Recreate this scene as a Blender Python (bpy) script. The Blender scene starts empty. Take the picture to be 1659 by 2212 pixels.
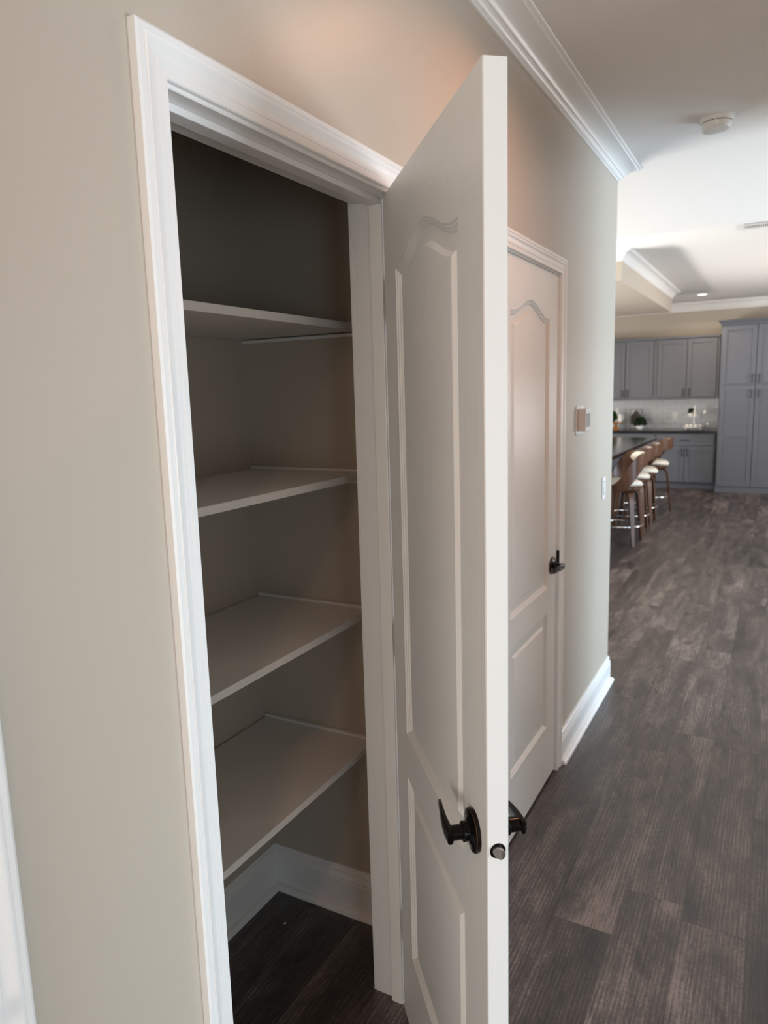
import bpy, bmesh, math, random
from math import sin, cos, pi, radians
from mathutils import Vector, Matrix

S = bpy.context.scene
COL = S.collection
random.seed(7)

# ------------------------------------------------------------------ camera
CAM_H, CAM_C = 1.6166, 0.7754
YAW, PITCH, ROLL = 0.4992, -0.1592, -0.0279
F_PX = 1561.2
cam = bpy.data.cameras.new('camera')
cam_o = bpy.data.objects.new('camera', cam)
COL.objects.link(cam_o)
fw = Vector((cos(YAW) * cos(PITCH), sin(YAW) * cos(PITCH), sin(PITCH)))
rt = Vector((sin(YAW), -cos(YAW), 0))
up = rt.cross(fw)
r2 = rt * cos(ROLL) + up * sin(ROLL)
u2 = -rt * sin(ROLL) + up * cos(ROLL)
M = Matrix((r2, u2, -fw)).transposed().to_4x4()
M.translation = Vector((0, -CAM_C, CAM_H))
cam_o.matrix_world = M
cam.sensor_fit = 'HORIZONTAL'
cam.sensor_width = 36
cam.lens = F_PX * 36 / 1659
cam.shift_x = -5.9 / 1659
cam.shift_y = -5.3 / 1659
cam.clip_start = 0.02
cam.dof.use_dof = True
cam.dof.focus_distance = 1.35
cam.dof.aperture_fstop = 8.0
S.camera = cam_o

# ------------------------------------------------------------------ world, lights, exposure
w = bpy.data.worlds.new('world')
S.world = w
w.use_nodes = True
wn = w.node_tree
bg = wn.nodes['Background']
sky = wn.nodes.new('ShaderNodeTexSky')
sky.sky_type = 'NISHITA'
sky.sun_disc = False
sky.sun_elevation = radians(40)
wn.links.new(sky.outputs[0], bg.inputs[0])
bg.inputs[1].default_value = 0.15

S.view_settings.view_transform = 'Standard'
S.view_settings.look = 'None'
S.view_settings.gamma = 1
S.view_settings.use_curve_mapping = False
S.view_settings.exposure = 0.0


def area(name, loc, target, sx, sy, energy, col, spread=180):
    l = bpy.data.lights.new(name, 'AREA')
    l.shape = 'RECTANGLE'
    l.size, l.size_y, l.energy, l.color = sx, sy, energy, col
    l.spread = radians(spread)
    o = bpy.data.objects.new(name, l)
    COL.objects.link(o)
    o.location = loc
    o.rotation_euler = (Vector(target) - Vector(loc)).to_track_quat('-Z', 'Z').to_euler()
    return o


COOL = (0.71, 0.87, 1.0)
# daylight at the windows (glazing built below) and bounced off the ground; lamps marked added are fills
area('daylight_side_window', (1.15, -3.86, 1.05), (1.15, 0, 0.95), 1.65, 1.6, 95, COOL)
area('shelf_fill_light', (-2.3, -3.86, 1.05), (0.2, 0, 0.9), 1.7, 1.6, 42, COOL)  # added fill, brightens the pantry shelf edges through the second hall opening
area('daylight_sliding_door', (5.15, -3.86, 1.0), (4.6, 0, 0.75), 1.15, 1.8, 118, (0.58, 0.80, 1.0), 130)
area('daylight_great_room_windows', (7.0, 4.86, 1.25), (7.0, 0, 1.25), 5.0, 1.9, 175, (1.0, 0.97, 0.92))
area('ground_light_great_room', (6.4, 4.84, 0.45), (6.0, 1.0, 3.6), 3.9, 0.3, 270, (1.0, 0.98, 0.94), 130)
area('soffit_fill_light', (9.5, -3.84, 1.0), (9.3, 0.64, 2.9), 1.5, 0.3, 20, (1.0, 0.97, 0.92), 80)  # added upward fill for the soffit face
area('crown_fill_light', (1.15, -3.84, 0.45), (1.9, -0.2, 2.75), 1.65, 0.3, 5, (1.0, 0.93, 0.86), 90)  # added upward fill for the crown moulding and hall ceiling
area('added_kitchen_window_light', (9.5, -3.86, 1.45), (9.5, 0, 1.6), 1.5, 1.0, 90, (0.93, 0.96, 1.0))  # added lamp at a made-up window, brightens the soffit face
area('added_front_door_light', (-3.86, -0.72, 1.15), (0, -0.72, 1.15), 0.85, 1.8, 68, (1.0, 0.95, 0.87))  # added frontal lamp, brightens the open door's face, jamb and pantry


# ------------------------------------------------------------------ material helpers
def mat(name, col, rough=0.5, metal=0.0, spec=0.5, bump=None, **kw):
    m = bpy.data.materials.new(name)
    m.use_nodes = True
    nt = m.node_tree
    b = nt.nodes['Principled BSDF']
    b.inputs['Base Color'].default_value = (*col, 1)
    b.inputs['Roughness'].default_value = rough
    b.inputs['Metallic'].default_value = metal
    b.inputs['Specular IOR Level'].default_value = spec
    for k, v in kw.items():
        b.inputs[k.replace('_', ' ')].default_value = v
    if bump:
        scale, dist, detail = bump
        tc = nt.nodes.new('ShaderNodeTexCoord')
        n = nt.nodes.new('ShaderNodeTexNoise')
        n.inputs['Scale'].default_value = scale
        n.inputs['Detail'].default_value = detail
        bp = nt.nodes.new('ShaderNodeBump')
        bp.inputs['Strength'].default_value = 1
        bp.inputs['Distance'].default_value = dist
        nt.links.new(tc.outputs['Object'], n.inputs['Vector'])
        nt.links.new(n.outputs['Fac'], bp.inputs['Height'])
        nt.links.new(bp.outputs['Normal'], b.inputs['Normal'])
    return m


class NT:
    """tiny node builder"""
    def __init__(s, m):
        s.nt = m.node_tree
        s.b = s.nt.nodes['Principled BSDF']

    def node(s, t, **kw):
        n = s.nt.nodes.new(t)
        for k, v in kw.items():
            setattr(n, k, v)
        return n

    def link(s, a, b):
        s.nt.links.new(a, b)

    def math(s, op, a, b=None):
        n = s.node('ShaderNodeMath', operation=op)
        for i, v in enumerate((a, b)):
            if v is None:
                continue
            if isinstance(v, (int, float)):
                n.inputs[i].default_value = v
            else:
                s.link(v, n.inputs[i])
        return n.outputs[0]

    def mapping(s, vec, scale, loc=None):
        n = s.node('ShaderNodeMapping')
        n.inputs['Scale'].default_value = scale
        s.link(vec, n.inputs['Vector'])
        if loc is not None:
            s.link(loc, n.inputs['Location'])
        return n.outputs[0]

    def noise(s, vec, scale=1, detail=4, rough=0.5, dist=0.0):
        n = s.node('ShaderNodeTexNoise')
        n.inputs['Scale'].default_value = scale
        n.inputs['Detail'].default_value = detail
        n.inputs['Roughness'].default_value = rough
        n.inputs['Distortion'].default_value = dist
        s.link(vec, n.inputs['Vector'])
        return n.outputs['Fac']

    def ramp(s, fac, stops):
        n = s.node('ShaderNodeValToRGB')
        e = n.color_ramp.elements
        while len(e) < len(stops):
            e.new(0.5)
        for el, (p, c) in zip(e, stops):
            el.position = p
            el.color = (*c, 1) if len(c) == 3 else c
        s.link(fac, n.inputs['Fac'])
        return n.outputs['Color']


M_wall = mat('greige_wall_paint', (0.525, 0.455, 0.375), 0.40, spec=0.4, bump=(160, 0.0003, 2))
M_ceil = mat('ceiling_paint', (0.80, 0.775, 0.745), 0.7, spec=0.3, bump=(120, 0.0006, 2))
M_trim = mat('white_trim_paint', (0.86, 0.84, 0.815), 0.30, spec=0.5, bump=(90, 0.0001, 2))
M_shelf = mat('white_shelf_paint', (0.82, 0.79, 0.745), 0.4, bump=(70, 0.0002, 2))
M_bronze = mat('oil_rubbed_bronze', (0.012, 0.010, 0.009), 0.22, metal=0.75, spec=0.6)
M_copper = mat('worn_copper_edge', (0.45, 0.17, 0.08), 0.3, metal=1.0)
M_nickel = mat('satin_nickel', (0.42, 0.38, 0.34), 0.34, metal=1.0)
M_black = mat('dark_gap', (0.01, 0.01, 0.01), 0.6)
M_plastic = mat('white_plastic', (0.80, 0.77, 0.74), 0.35)
M_warmplastic = mat('cream_plastic', (0.72, 0.64, 0.58), 0.4)
M_screen = mat('grey_lcd', (0.33, 0.36, 0.38), 0.2)
M_cab = mat('grey_cabinet_paint', (0.140, 0.146, 0.168), 0.42, bump=(40, 0.0001, 2))
M_counter = mat('black_granite', (0.018, 0.018, 0.02), 0.12, spec=0.6)
M_pull = mat('dark_pull_metal', (0.06, 0.055, 0.055), 0.35, metal=0.8)
M_tile = mat('pale_grey_tile', (0.62, 0.64, 0.67), 0.12, spec=0.6)
M_grout = mat('grout', (0.55, 0.54, 0.52), 0.9)
M_leather = mat('cream_leather', (0.80, 0.74, 0.64), 0.42, bump=(120, 0.0003, 3))
M_chrome = mat('chrome', (0.80, 0.80, 0.80), 0.12, metal=1.0)
M_ceramic = mat('white_ceramic', (0.80, 0.78, 0.76), 0.25)
M_leaf = mat('green_leaf', (0.035, 0.10, 0.018), 0.55)
M_leafdark = mat('dark_green_leaf', (0.015, 0.04, 0.012), 0.6)
M_oak = mat('orange_wood', (0.40, 0.17, 0.06), 0.45, bump=(30, 0.0003, 3))
M_dkwood = mat('dark_brown_wood', (0.055, 0.040, 0.034), 0.6, bump=(30, 0.0003, 3))
M_pot = mat('dark_pot', (0.03, 0.03, 0.035), 0.5)
M_glass = mat('window_glass', (1, 1, 1), 0.0, Transmission_Weight=1.0, IOR=1.1)
M_lens = mat('lamp_lens', (1, 1, 1), 0.4)
_b = M_lens.node_tree.nodes['Principled BSDF']
_b.inputs['Emission Color'].default_value = (1, 0.93, 0.82, 1)
_b.inputs['Emission Strength'].default_value = 6
M_speck = mat('pale_chip', (0.6, 0.6, 0.58), 0.6)


def walnut():
    m = mat('walnut_plywood', (0.2, 0.08, 0.04), 0.33)
    t = NT(m)
    tc = t.node('ShaderNodeTexCoord').outputs['Object']
    n = t.noise(t.mapping(tc, (30, 30, 3)), 1, 5, 0.6, 0.6)
    t.link(t.ramp(n, [(0.25, (0.05, 0.019, 0.009)), (0.75, (0.15, 0.058, 0.026))]), t.b.inputs['Base Color'])
    return m


M_walnut = walnut()


def floor_mat():
    m = mat('weathered_vinyl_plank', (0.1, 0.09, 0.08), 0.45, spec=0.8)
    t = NT(m)
    pos = t.node('ShaderNodeNewGeometry').outputs['Position']
    rnd = t.node('ShaderNodeObjectInfo').outputs['Random']
    off = t.node('ShaderNodeCombineXYZ')
    t.link(t.math('MULTIPLY', rnd, 37.0), off.inputs[0])
    t.link(t.math('MULTIPLY', rnd, 91.0), off.inputs[1])
    add = t.node('ShaderNodeVectorMath', operation='ADD')
    t.link(pos, add.inputs[0])
    t.link(off.outputs[0], add.inputs[1])
    v = add.outputs[0]
    broad = t.noise(t.mapping(v, (1.3, 8, 1)), 1, 4, 0.55, 0.8)
    cloud = t.noise(t.mapping(v, (5, 13, 1)), 1, 5, 0.6, 1.0)
    streak = t.noise(t.mapping(v, (3.0, 70, 1)), 1, 6, 0.70, 1.6)
    fine = t.noise(t.mapping(v, (14, 270, 1)), 1, 4, 0.62, 1.2)
    saw = t.noise(t.mapping(v, (240, 30, 1)), 1, 3, 0.6, 0.5)
    patch = t.noise(t.mapping(v, (3.0, 8, 1)), 1, 2, 0.5, 0.2)
    # cathedral figure: strongly distorted bands, showing only in places
    wv = t.node('ShaderNodeTexWave', wave_type='BANDS', bands_direction='Y', wave_profile='SIN')
    wv.inputs['Scale'].default_value = 1.0
    wv.inputs['Distortion'].default_value = 7.0
    wv.inputs['Detail'].default_value = 2.0
    wv.inputs['Detail Scale'].default_value = 0.8
    t.link(t.mapping(v, (1.4, 26, 1)), wv.inputs['Vector'])
    kn = t.noise(t.mapping(v, (2.6, 7, 1)), 1, 2, 0.4, 1.5)
    knot = t.node('ShaderNodeMapRange')
    knot.inputs['From Min'].default_value = 0.62
    knot.inputs['From Max'].default_value = 0.76
    t.link(kn, knot.inputs['Value'])

    def cen(x, k):                 # noise centred on zero, times k
        return t.math('MULTIPLY', t.math('SUBTRACT', x, 0.5), k)
    f = t.math('ADD', cen(broad, 0.95), cen(cloud, 0.55))
    f = t.math('ADD', f, cen(streak, 0.50))
    f = t.math('ADD', f, cen(fine, 0.62))
    crackle = t.noise(t.mapping(v, (26, 60, 1)), 1, 7, 0.75, 2.2)
    f = t.math('ADD', f, cen(crackle, 0.55))
    f = t.math('ADD', f, t.math('MULTIPLY', cen(saw, 0.9), patch))
    f = t.math('ADD', f, t.math('MULTIPLY', cen(wv.outputs['Fac'], 0.30), patch))
    f = t.math('ADD', f, cen(rnd, 0.16))
    f = t.math('SUBTRACT', f, t.math('MULTIPLY', knot.outputs[0], 0.22))
    f = t.math('ADD', f, 0.5)
    c = t.ramp(f, [(0.20, (0.0155, 0.0112, 0.0100)), (0.41, (0.050, 0.0370, 0.0330)),
                   (0.57, (0.088, 0.0665, 0.0598)), (0.84, (0.245, 0.194, 0.176))])
    t.link(c, t.b.inputs['Base Color'])
    r = t.math('ADD', t.math('MULTIPLY', streak, 0.24), 0.20)
    t.link(r, t.b.inputs['Roughness'])
    bp = t.node('ShaderNodeBump')
    bp.inputs['Distance'].default_value = 0.0012
    bp.inputs['Strength'].default_value = 0.8
    h = t.math('ADD', t.math('MULTIPLY', fine, 0.7), t.math('MULTIPLY', streak, 0.6))
    t.link(h, bp.inputs['Height'])
    t.link(bp.outputs['Normal'], t.b.inputs['Normal'])
    return m


M_floor = floor_mat()


def door_mat():
    m = mat('moulded_door_paint', (0.83, 0.805, 0.77), 0.33)
    t = NT(m)
    tc = t.node('ShaderNodeTexCoord').outputs['Object']
    sep = t.node('ShaderNodeSeparateXYZ')
    t.link(tc, sep.inputs[0])
    x, z = sep.outputs[0], sep.outputs[2]
    vert = t.noise(t.mapping(tc, (240, 40, 4.5)), 1, 4, 0.6, 0.5)
    hori = t.noise(t.mapping(tc, (5, 40, 170)), 1, 3, 0.55, 0.8)
    inside = t.math('MULTIPLY', t.math('GREATER_THAN', x, 0.118), t.math('LESS_THAN', x, 0.562))
    rail = t.math('MAXIMUM', t.math('GREATER_THAN', z, 1.89),
                  t.math('MAXIMUM', t.math('LESS_THAN', z, 0.25),
                         t.math('MULTIPLY', t.math('GREATER_THAN', z, 0.735), t.math('LESS_THAN', z, 0.832))))
    msk = t.math('MULTIPLY', inside, rail)
    mix = t.node('ShaderNodeMix')
    t.link(msk, mix.inputs[0])
    t.link(vert, mix.inputs[2])
    t.link(hori, mix.inputs[3])
    bp = t.node('ShaderNodeBump')
    bp.inputs['Distance'].default_value = 0.0011
    bp.inputs['Strength'].default_value = 0.75
    t.link(t.math('MULTIPLY', mix.outputs[0], t.math('LESS_THAN', x, 0.6805)), bp.inputs['Height'])
    t.link(bp.outputs['Normal'], t.b.inputs['Normal'])
    return m


M_door = door_mat()


# ------------------------------------------------------------------ object helpers
def link_mesh(name, me, m, parent=None, smooth=False):
    o = bpy.data.objects.new(name, me)
    COL.objects.link(o)
    if m is not None and not me.materials:
        me.materials.append(m)
    if parent is not None:
        o.parent = parent
    if smooth:
        for p in me.polygons:
            p.use_smooth = True
    return o


def from_bm(name, bm, m, parent=None, smooth=False, angle=None):
    bmesh.ops.recalc_face_normals(bm, faces=bm.faces[:])
    me = bpy.data.meshes.new(name)
    bm.to_mesh(me)
    bm.free()
    o = link_mesh(name, me, m, parent, smooth)
    if angle is not None:
        for p in me.polygons:
            p.use_smooth = True
        try:
            me.set_sharp_from_angle(angle=radians(angle))
        except Exception:
            pass
    return o


def bx(bm, x0, x1, y0, y1, z0, z1, bev=0.0, seg=2):
    v = [bm.verts.new((x, y, z)) for z in (z0, z1) for y in (y0, y1) for x in (x0, x1)]
    fs = [bm.faces.new([v[i] for i in q]) for q in
          ((0, 2, 3, 1), (4, 5, 7, 6), (0, 1, 5, 4), (2, 6, 7, 3), (0, 4, 6, 2), (1, 3, 7, 5))]
    if bev > 0:
        ed = list({e for f in fs for e in f.edges})
        bmesh.ops.bevel(bm, geom=ed, offset=bev, segments=seg, affect='EDGES', profile=0.5)


def box(name, x0, x1, y0, y1, z0, z1, m, parent=None, bev=0.0, seg=2):
    bm = bmesh.new()
    bx(bm, x0, x1, y0, y1, z0, z1, bev, seg)
    return from_bm(name, bm, m, parent)


def lathe(bm, prof, n=32, mtx=None, cap=True):
    """prof: [(r, h)] revolved round z, then moved by mtx"""
    mtx = mtx or Matrix.Identity(4)
    rings = []
    for r, h in prof:
        if r < 1e-6:
            rings.append([bm.verts.new(mtx @ Vector((0, 0, h)))])
        else:
            rings.append([bm.verts.new(mtx @ Vector((r * cos(2 * pi * i / n), r * sin(2 * pi * i / n), h))) for i in range(n)])
    for a, b in zip(rings, rings[1:]):
        for i in range(n):
            j = (i + 1) % n
            if len(a) == 1 and len(b) == 1:
                continue
            if len(a) == 1:
                bm.faces.new((a[0], b[i], b[j]))
            elif len(b) == 1:
                bm.faces.new((a[i], a[j], b[0]))
            else:
                bm.faces.new((a[i], a[j], b[j], b[i]))
    if cap:
        for r in (rings[0], rings[-1]):
            if len(r) > 2:
                bm.faces.new(r)


def tube(bm, pts, rad, n=10, squash=None, closed=False):
    """tube along pts; rad: number or list; squash: (axis vector, factor) flattens the section"""
    pts = [Vector(p) for p in pts]
    k = len(pts)
    rad = rad if isinstance(rad, (list, tuple)) else [rad] * k
    rings = []
    ref = None
    for i, p in enumerate(pts):
        if closed:
            t = (pts[(i + 1) % k] - pts[i - 1]).normalized()
        else:
            t = (pts[min(i + 1, k - 1)] - pts[max(i - 1, 0)]).normalized()
        if ref is None:
            ref = Vector((0, 0, 1)) if abs(t.z) < 0.9 else Vector((1, 0, 0))
        a = (ref - t * ref.dot(t)).normalized()
        b = t.cross(a)
        ref = a
        ring = []
        for j in range(n):
            th = 2 * pi * j / n
            q = a * cos(th) * rad[i] + b * sin(th) * rad[i]
            if squash:
                ax, f = squash
                ax = Vector(ax).normalized()
                q = q - ax * q.dot(ax) * (1 - f)
            ring.append(bm.verts.new(p + q))
        rings.append(ring)
    pairs = list(zip(rings, rings[1:])) + ([(rings[-1], rings[0])] if closed else [])
    for a, b in pairs:
        for j in range(n):
            bm.faces.new((a[j], a[(j + 1) % n], b[(j + 1) % n], b[j]))
    if not closed:
        bm.faces.new(rings[0])
        bm.faces.new(rings[-1])


def mitres(path, side):
    """offset direction at each 2D path vertex so that offset a lies a away from both segments; side +1 = to the left of travel"""
    out = []
    for i in range(len(path)):
        ns = []
        for a, b in ((i - 1, i), (i, i + 1)):
            if a < 0 or b >= len(path):
                continue
            d = Vector((path[b][0] - path[a][0], path[b][1] - path[a][1])).normalized()
            ns.append(Vector((-d.y, d.x)) * side)
        if len(ns) == 1:
            out.append(ns[0])
        else:
            s = ns[0] + ns[1]
            out.append(s / max(1e-6, s.dot(ns[0])))
    return out


def sweep(path, prof, side, place):
    """one bmesh per path segment; prof [(a, b)]: a sideways, b along the plane's normal; place(p2d, b) -> 3D"""
    m = mitres(path, side)
    res = []
    for i in range(len(path) - 1):
        bm = bmesh.new()
        rings = []
        for k in (i, i + 1):
            P = Vector(path[k])
            rings.append([bm.verts.new(place(P + m[k] * a, b)) for a, b in prof])
        n = len(prof)
        for j in range(n):
            bm.faces.new((rings[0][j], rings[0][(j + 1) % n], rings[1][(j + 1) % n], rings[1][j]))
        bm.faces.new(rings[0])
        bm.faces.new(rings[1][::-1])
        res.append(bm)
    return res


def empty(name, loc=(0, 0, 0), rz=0.0):
    o = bpy.data.objects.new(name, None)
    o.empty_display_size = 0.1
    COL.objects.link(o)
    o.location = loc
    o.rotation_euler = (0, 0, rz)
    return o


def tag(o, label, cat, group=None, kind=None):
    o['label'] = label
    o['category'] = cat
    if group:
        o['group'] = group
    if kind:
        o['kind'] = kind
    return o


def struct(o, label, cat):
    return tag(o, label, cat, kind='structure')


def copy_tree(o, parent=None):
    c = o.copy()
    COL.objects.link(c)
    if parent is not None:
        c.parent = parent
    for ch in list(o.children):
        copy_tree(ch, c)
    return c


# ------------------------------------------------------------------ dimensions of the room
ZC, ZK = 2.696, 2.91          # hall ceiling, kitchen ceiling
XC = 3.9317                   # end of the hall wall
T = 0.1146                    # wall thickness
XA, XB, HD = 0.8161, 1.5064, 2.0457   # pantry jamb faces and head
X2A, X2B = 2.1706, 2.8586             # second door
X3A, X3B = -0.287, 0.403              # third door
CW = 0.0579
CB, CD = 1.7458, 0.6394       # pantry right wall, back wall
CL = 0.56                     # pantry left wall
XW = 12.79                    # kitchen back wall
XS = 5.75                     # step from hall ceiling to kitchen ceiling

# ------------------------------------------------------------------ structure: walls, floor, ceiling
bm = bmesh.new()
J = 0.019                     # jamb board thickness
for a, b in ((-4.0, X3A - J), (X3B + J, XA - J), (XB + J, X2A - J), (X2B + J, XC)):
    bx(bm, a, b, 0, T, 0, ZC)
for a, b in ((X3A - J, X3B + J), (XA - J, XB + J), (X2A - J, X2B + J)):
    bx(bm, a, b, 0, T, HD + J, ZC)
struct(from_bm('wall_left', bm, M_wall), 'greige hall wall with the open pantry doorway and a closed door', 'wall')
struct(box('wall_end', XC - T, XC, T, 5.0, 0, ZC, M_wall), 'greige wall turning off the hall corner', 'wall')

bm = bmesh.new()
bx(bm, CL - 0.1, CB + 0.1, CD, CD + 0.1, 0, ZC)
struct(from_bm('wall_pantry_back', bm, M_wall), 'greige back wall of the dark pantry', 'wall')
bm = bmesh.new()
bx(bm, CB, CB + 0.1, T, CD, 0, ZC)
struct(from_bm('wall_pantry_right', bm, M_wall), 'greige side wall of the dark pantry', 'wall')
bm = bmesh.new()
bx(bm, CL - 0.1, CL, T, CD, 0, ZC)
struct(from_bm('wall_pantry_left', bm, M_wall), 'hidden greige pantry side wall beside the door jamb', 'wall')

HR = -1.55                    # hall right wall
bm = bmesh.new()
bx(bm, -4.0, -1.25, HR - T, HR, 0, ZC)
bx(bm, -1.25, -0.15, HR - T, HR, 2.1, ZC)  # header of an opening added to let the shelf fill through
bx(bm, -0.15, 0.60, HR - T, HR, 0, ZC)
bx(bm, 0.60, 1.75, HR - T, HR, 2.1, ZC)
bx(bm, 1.75, 4.0, HR - T, HR, 0, ZC)
struct(from_bm('wall_right', bm, M_wall), 'greige hall wall facing the pantry, with a cased opening', 'wall')
bm = bmesh.new()              # outer wall on the right with two window openings
for a, b, z0, z1 in ((-4, -3.2, 0, ZK), (-1.4, 0.25, 0, ZK), (-3.2, -1.4, 0, 0.25), (-3.2, -1.4, 2.05, ZK), (2.05, 4.5, 0, ZK), (5.8, 8.7, 0, ZK), (10.3, XW, 0, ZK), (8.7, 10.3, 0, 0.9), (8.7, 10.3, 2.1, ZK), (0.25, 2.05, 0, 0.25), (0.25, 2.05, 2.05, ZK), (4.5, 5.8, 2.15, ZK)):
    bx(bm, a, b, -4.12, -4.0, z0, z1)
struct(from_bm('wall_outer_right', bm, M_wall), 'greige outer wall with window and sliding door', 'wall')
bm = bmesh.new()              # outer wall on the left with the great room windows
for a, b, z0, z1 in ((-4, 4.4, 0, ZK), (9.6, XW, 0, ZK), (4.4, 9.6, 0, 0.25), (4.4, 9.6, 2.25, ZK)):
    bx(bm, a, b, 5.0, 5.12, z0, z1)
struct(from_bm('wall_outer_left', bm, M_wall), 'greige great room wall with wide windows', 'wall')
bm = bmesh.new()
bx(bm, -4.12, -4.0, -4.12, -1.2, 0, ZK)
bx(bm, -4.12, -4.0, -0.24, 5.12, 0, ZK)
bx(bm, -4.12, -4.0, -1.2, -0.24, 2.1, ZK)
struct(from_bm('wall_front', bm, M_wall), 'greige end wall of the hall', 'wall')
struct(box('wall_back', XW, XW + 0.12, -4.12, 5.12, 0, ZK + 0.1, M_wall), 'beige kitchen wall above the grey cabinets', 'wall')

bm = bmesh.new()
bx(bm, -4.12, XS, -4.12, 5.12, ZC, ZK + 0.12)
bx(bm, XS, XW + 0.12, -4.12, 5.12, ZK, ZK + 0.12)
struct(from_bm('ceiling', bm, M_ceil), 'white painted ceiling of hall and kitchen', 'ceiling')

# dropped box over the island
SX0, SX1, SY = 7.45, 11.10, 0.643
struct(box('ceiling_soffit', SX0, SX1, SY, 3.2, 2.628, ZK, M_wall), 'cream dropped ceiling box with crown moulding above the island', 'soffit')

# windows (off camera; they carry the daylight, those labelled added are made up for it)
def window(name, axis_y, x0, x1, z0, z1, n, label):
    root = struct(empty(name, ((x0 + x1) / 2, axis_y, z0)), label, 'window')
    bmf = bmesh.new()
    W = (x1 - x0) / 2
    H = z1 - z0
    bx(bmf, -W, W, -0.04, 0.04, 0, 0.05)
    bx(bmf, -W, W, -0.04, 0.04, H - 0.05, H)
    for i in range(n + 1):
        x = -W + 2 * W * i / n
        bx(bmf, max(-W, x - 0.025), min(W, x + 0.025), -0.04, 0.04, 0.05, H - 0.05)
    from_bm('window_frame', bmf, M_trim, root)
    for i in range(n):
        xa, xb = -W + 2 * W * i / n + 0.025, -W + 2 * W * (i + 1) / n - 0.025
        box('pane', xa, xb, -0.004, 0.004, 0.05, H - 0.05, M_glass, root)
    return root


window('window_1', 5.06, 4.4, 9.6, 0.25, 2.25, 4, 'wide white great room window')
window('window_2', -4.06, 0.25, 2.05, 0.25, 2.05, 2, 'white window facing the pantry door')
window('window_3', -4.06, 4.5, 5.8, 0.0, 2.15, 2, 'white sliding glass door facing the kitchen')
w5 = window('window_5', 0, -0.48, 0.48, 0.0, 2.1, 1, 'added white glazed front door at the end of the hall, unseen')  # made up to go with the added frontal lamp
w5.location = (-4.06, -0.72, 0)
w5.rotation_euler = (0, 0, pi / 2)
window('window_6', -4.06, -3.2, -1.4, 0.25, 2.05, 2, 'added white window across the hall, unseen')  # made up to go with the added shelf fill
window('window_4', -4.06, 8.7, 10.3, 0.9, 2.1, 2, 'added white window facing the island, unseen')  # made up to go with the lamp added for the soffit

# floor: a base slab, single planks where the photograph shows them, the rest joined
floor = struct(box('floor', -4.12, XW + 0.12, -4.12, 5.12, -0.12, -0.006, M_dkwood), 'dark grey brown wood plank floor', 'floor')
PW, PL, Y0 = 0.178, 1.22, -0.41
plank_me = None
rest = bmesh.new()
G = 0.0002
for row in range(-21, 31):
    y = Y0 + row * PW
    seen = -1.15 < y < 1.35
    off = (row * 0.437) % 1.0 * PL
    x = -4.1 + off - PL
    if row == -1:
        off = 2.225 + 4.1 - PL * math.floor((2.225 + 4.1) / PL)
        x = -4.1 + off - PL
    while x < XW:
        a, b = max(x, -4.1), min(x + PL, XW)
        x += PL
        if b - a < 0.02:
            continue
        hidden = y > CD + 0.02 and b < XC - 0.1
        if seen and a > -0.2 and not hidden:
            pb = bmesh.new()
            bx(pb, a + G, b - G, y + G, y + PW - G, -0.006, 0)
            o = from_bm('plank', pb, M_floor, floor)
        else:
            bx(rest, a + G, b - G, y + G, y + PW - G, -0.006, 0)
ro = from_bm('plank', rest, M_floor, floor)
ro['kind'] = 'stuff'

# ------------------------------------------------------------------ trim: casings, jambs, stops
CAS = [(0, 0), (0, 0.0080), (0.0018, 0.0100), (0.0118, 0.0104), (0.0132, 0.0086), (0.0150, 0.0086), (0.0162, 0.0100), (0.0225, 0.0104), (0.0240, 0.0094),
       (0.0300, 0.0108), (0.0370, 0.0138), (0.0405, 0.0160), (0.0425, 0.0162), (0.0440, 0.0138), (0.0462, 0.0138), (0.0476, 0.0154), (0.0540, 0.0156), (CW, 0.0134), (CW, 0)]


def door_frame(name, xa, xb, label, stop_at=0.0336):
    root = struct(empty(name, ((xa + xb) / 2, 0, 0)), label, 'door frame')
    cx = (xa + xb) / 2
    L, R = xa - cx - 0.006, xb - cx + 0.006
    H = HD + 0.006
    for bmx in sweep([(L, 0), (L, H), (R, H), (R, 0)], CAS, 1, lambda p, b: (p.x, -b, p.y)):
        from_bm('casing', bmx, M_trim, root, angle=28)
    a, b = xa - cx, xb - cx
    box('jamb', a - J, a, 0.0, T, 0, HD + J, M_trim, root, 0.0012, 1)
    box('jamb', b, b + J, 0.0, T, 0, HD + J, M_trim, root, 0.0012, 1)
    box('jamb', a, b, 0.0, T, HD, HD + J, M_trim, root, 0.0012, 1)
    y0, y1, st = stop_at, stop_at + 0.032, 0.0119
    box('stop', a, a + st, y0, y1, 0, HD, M_trim, root, 0.0015, 2)
    box('stop', b - st, b, y0, y1, 0, HD, M_trim, root, 0.0015, 2)
    box('stop', a + st, b - st, y0, y1, HD - st, HD, M_trim, root, 0.0015, 2)
    return root


fr1 = door_frame('trim_1', XA, XB, 'white moulded frame around the open dark pantry')
fr2 = door_frame('trim_2', X2A, X2B, 'white moulded frame around the closed door past the pantry', 0.040)
fr3 = door_frame('trim_3', X3A, X3B, 'white moulded casing edge at the near end of the hall wall', 0.040)
# inner edge bead on the pantry side of the jamb
for s in (-1, 1):
    hw = (XB - XA) / 2
    xx = s * hw
    box('jamb_edge', min(xx, xx + s * 0.019), max(xx, xx + s * 0.019), T, T + 0.012, 0, HD + J, M_trim, fr1, 0.001, 1)

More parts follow.
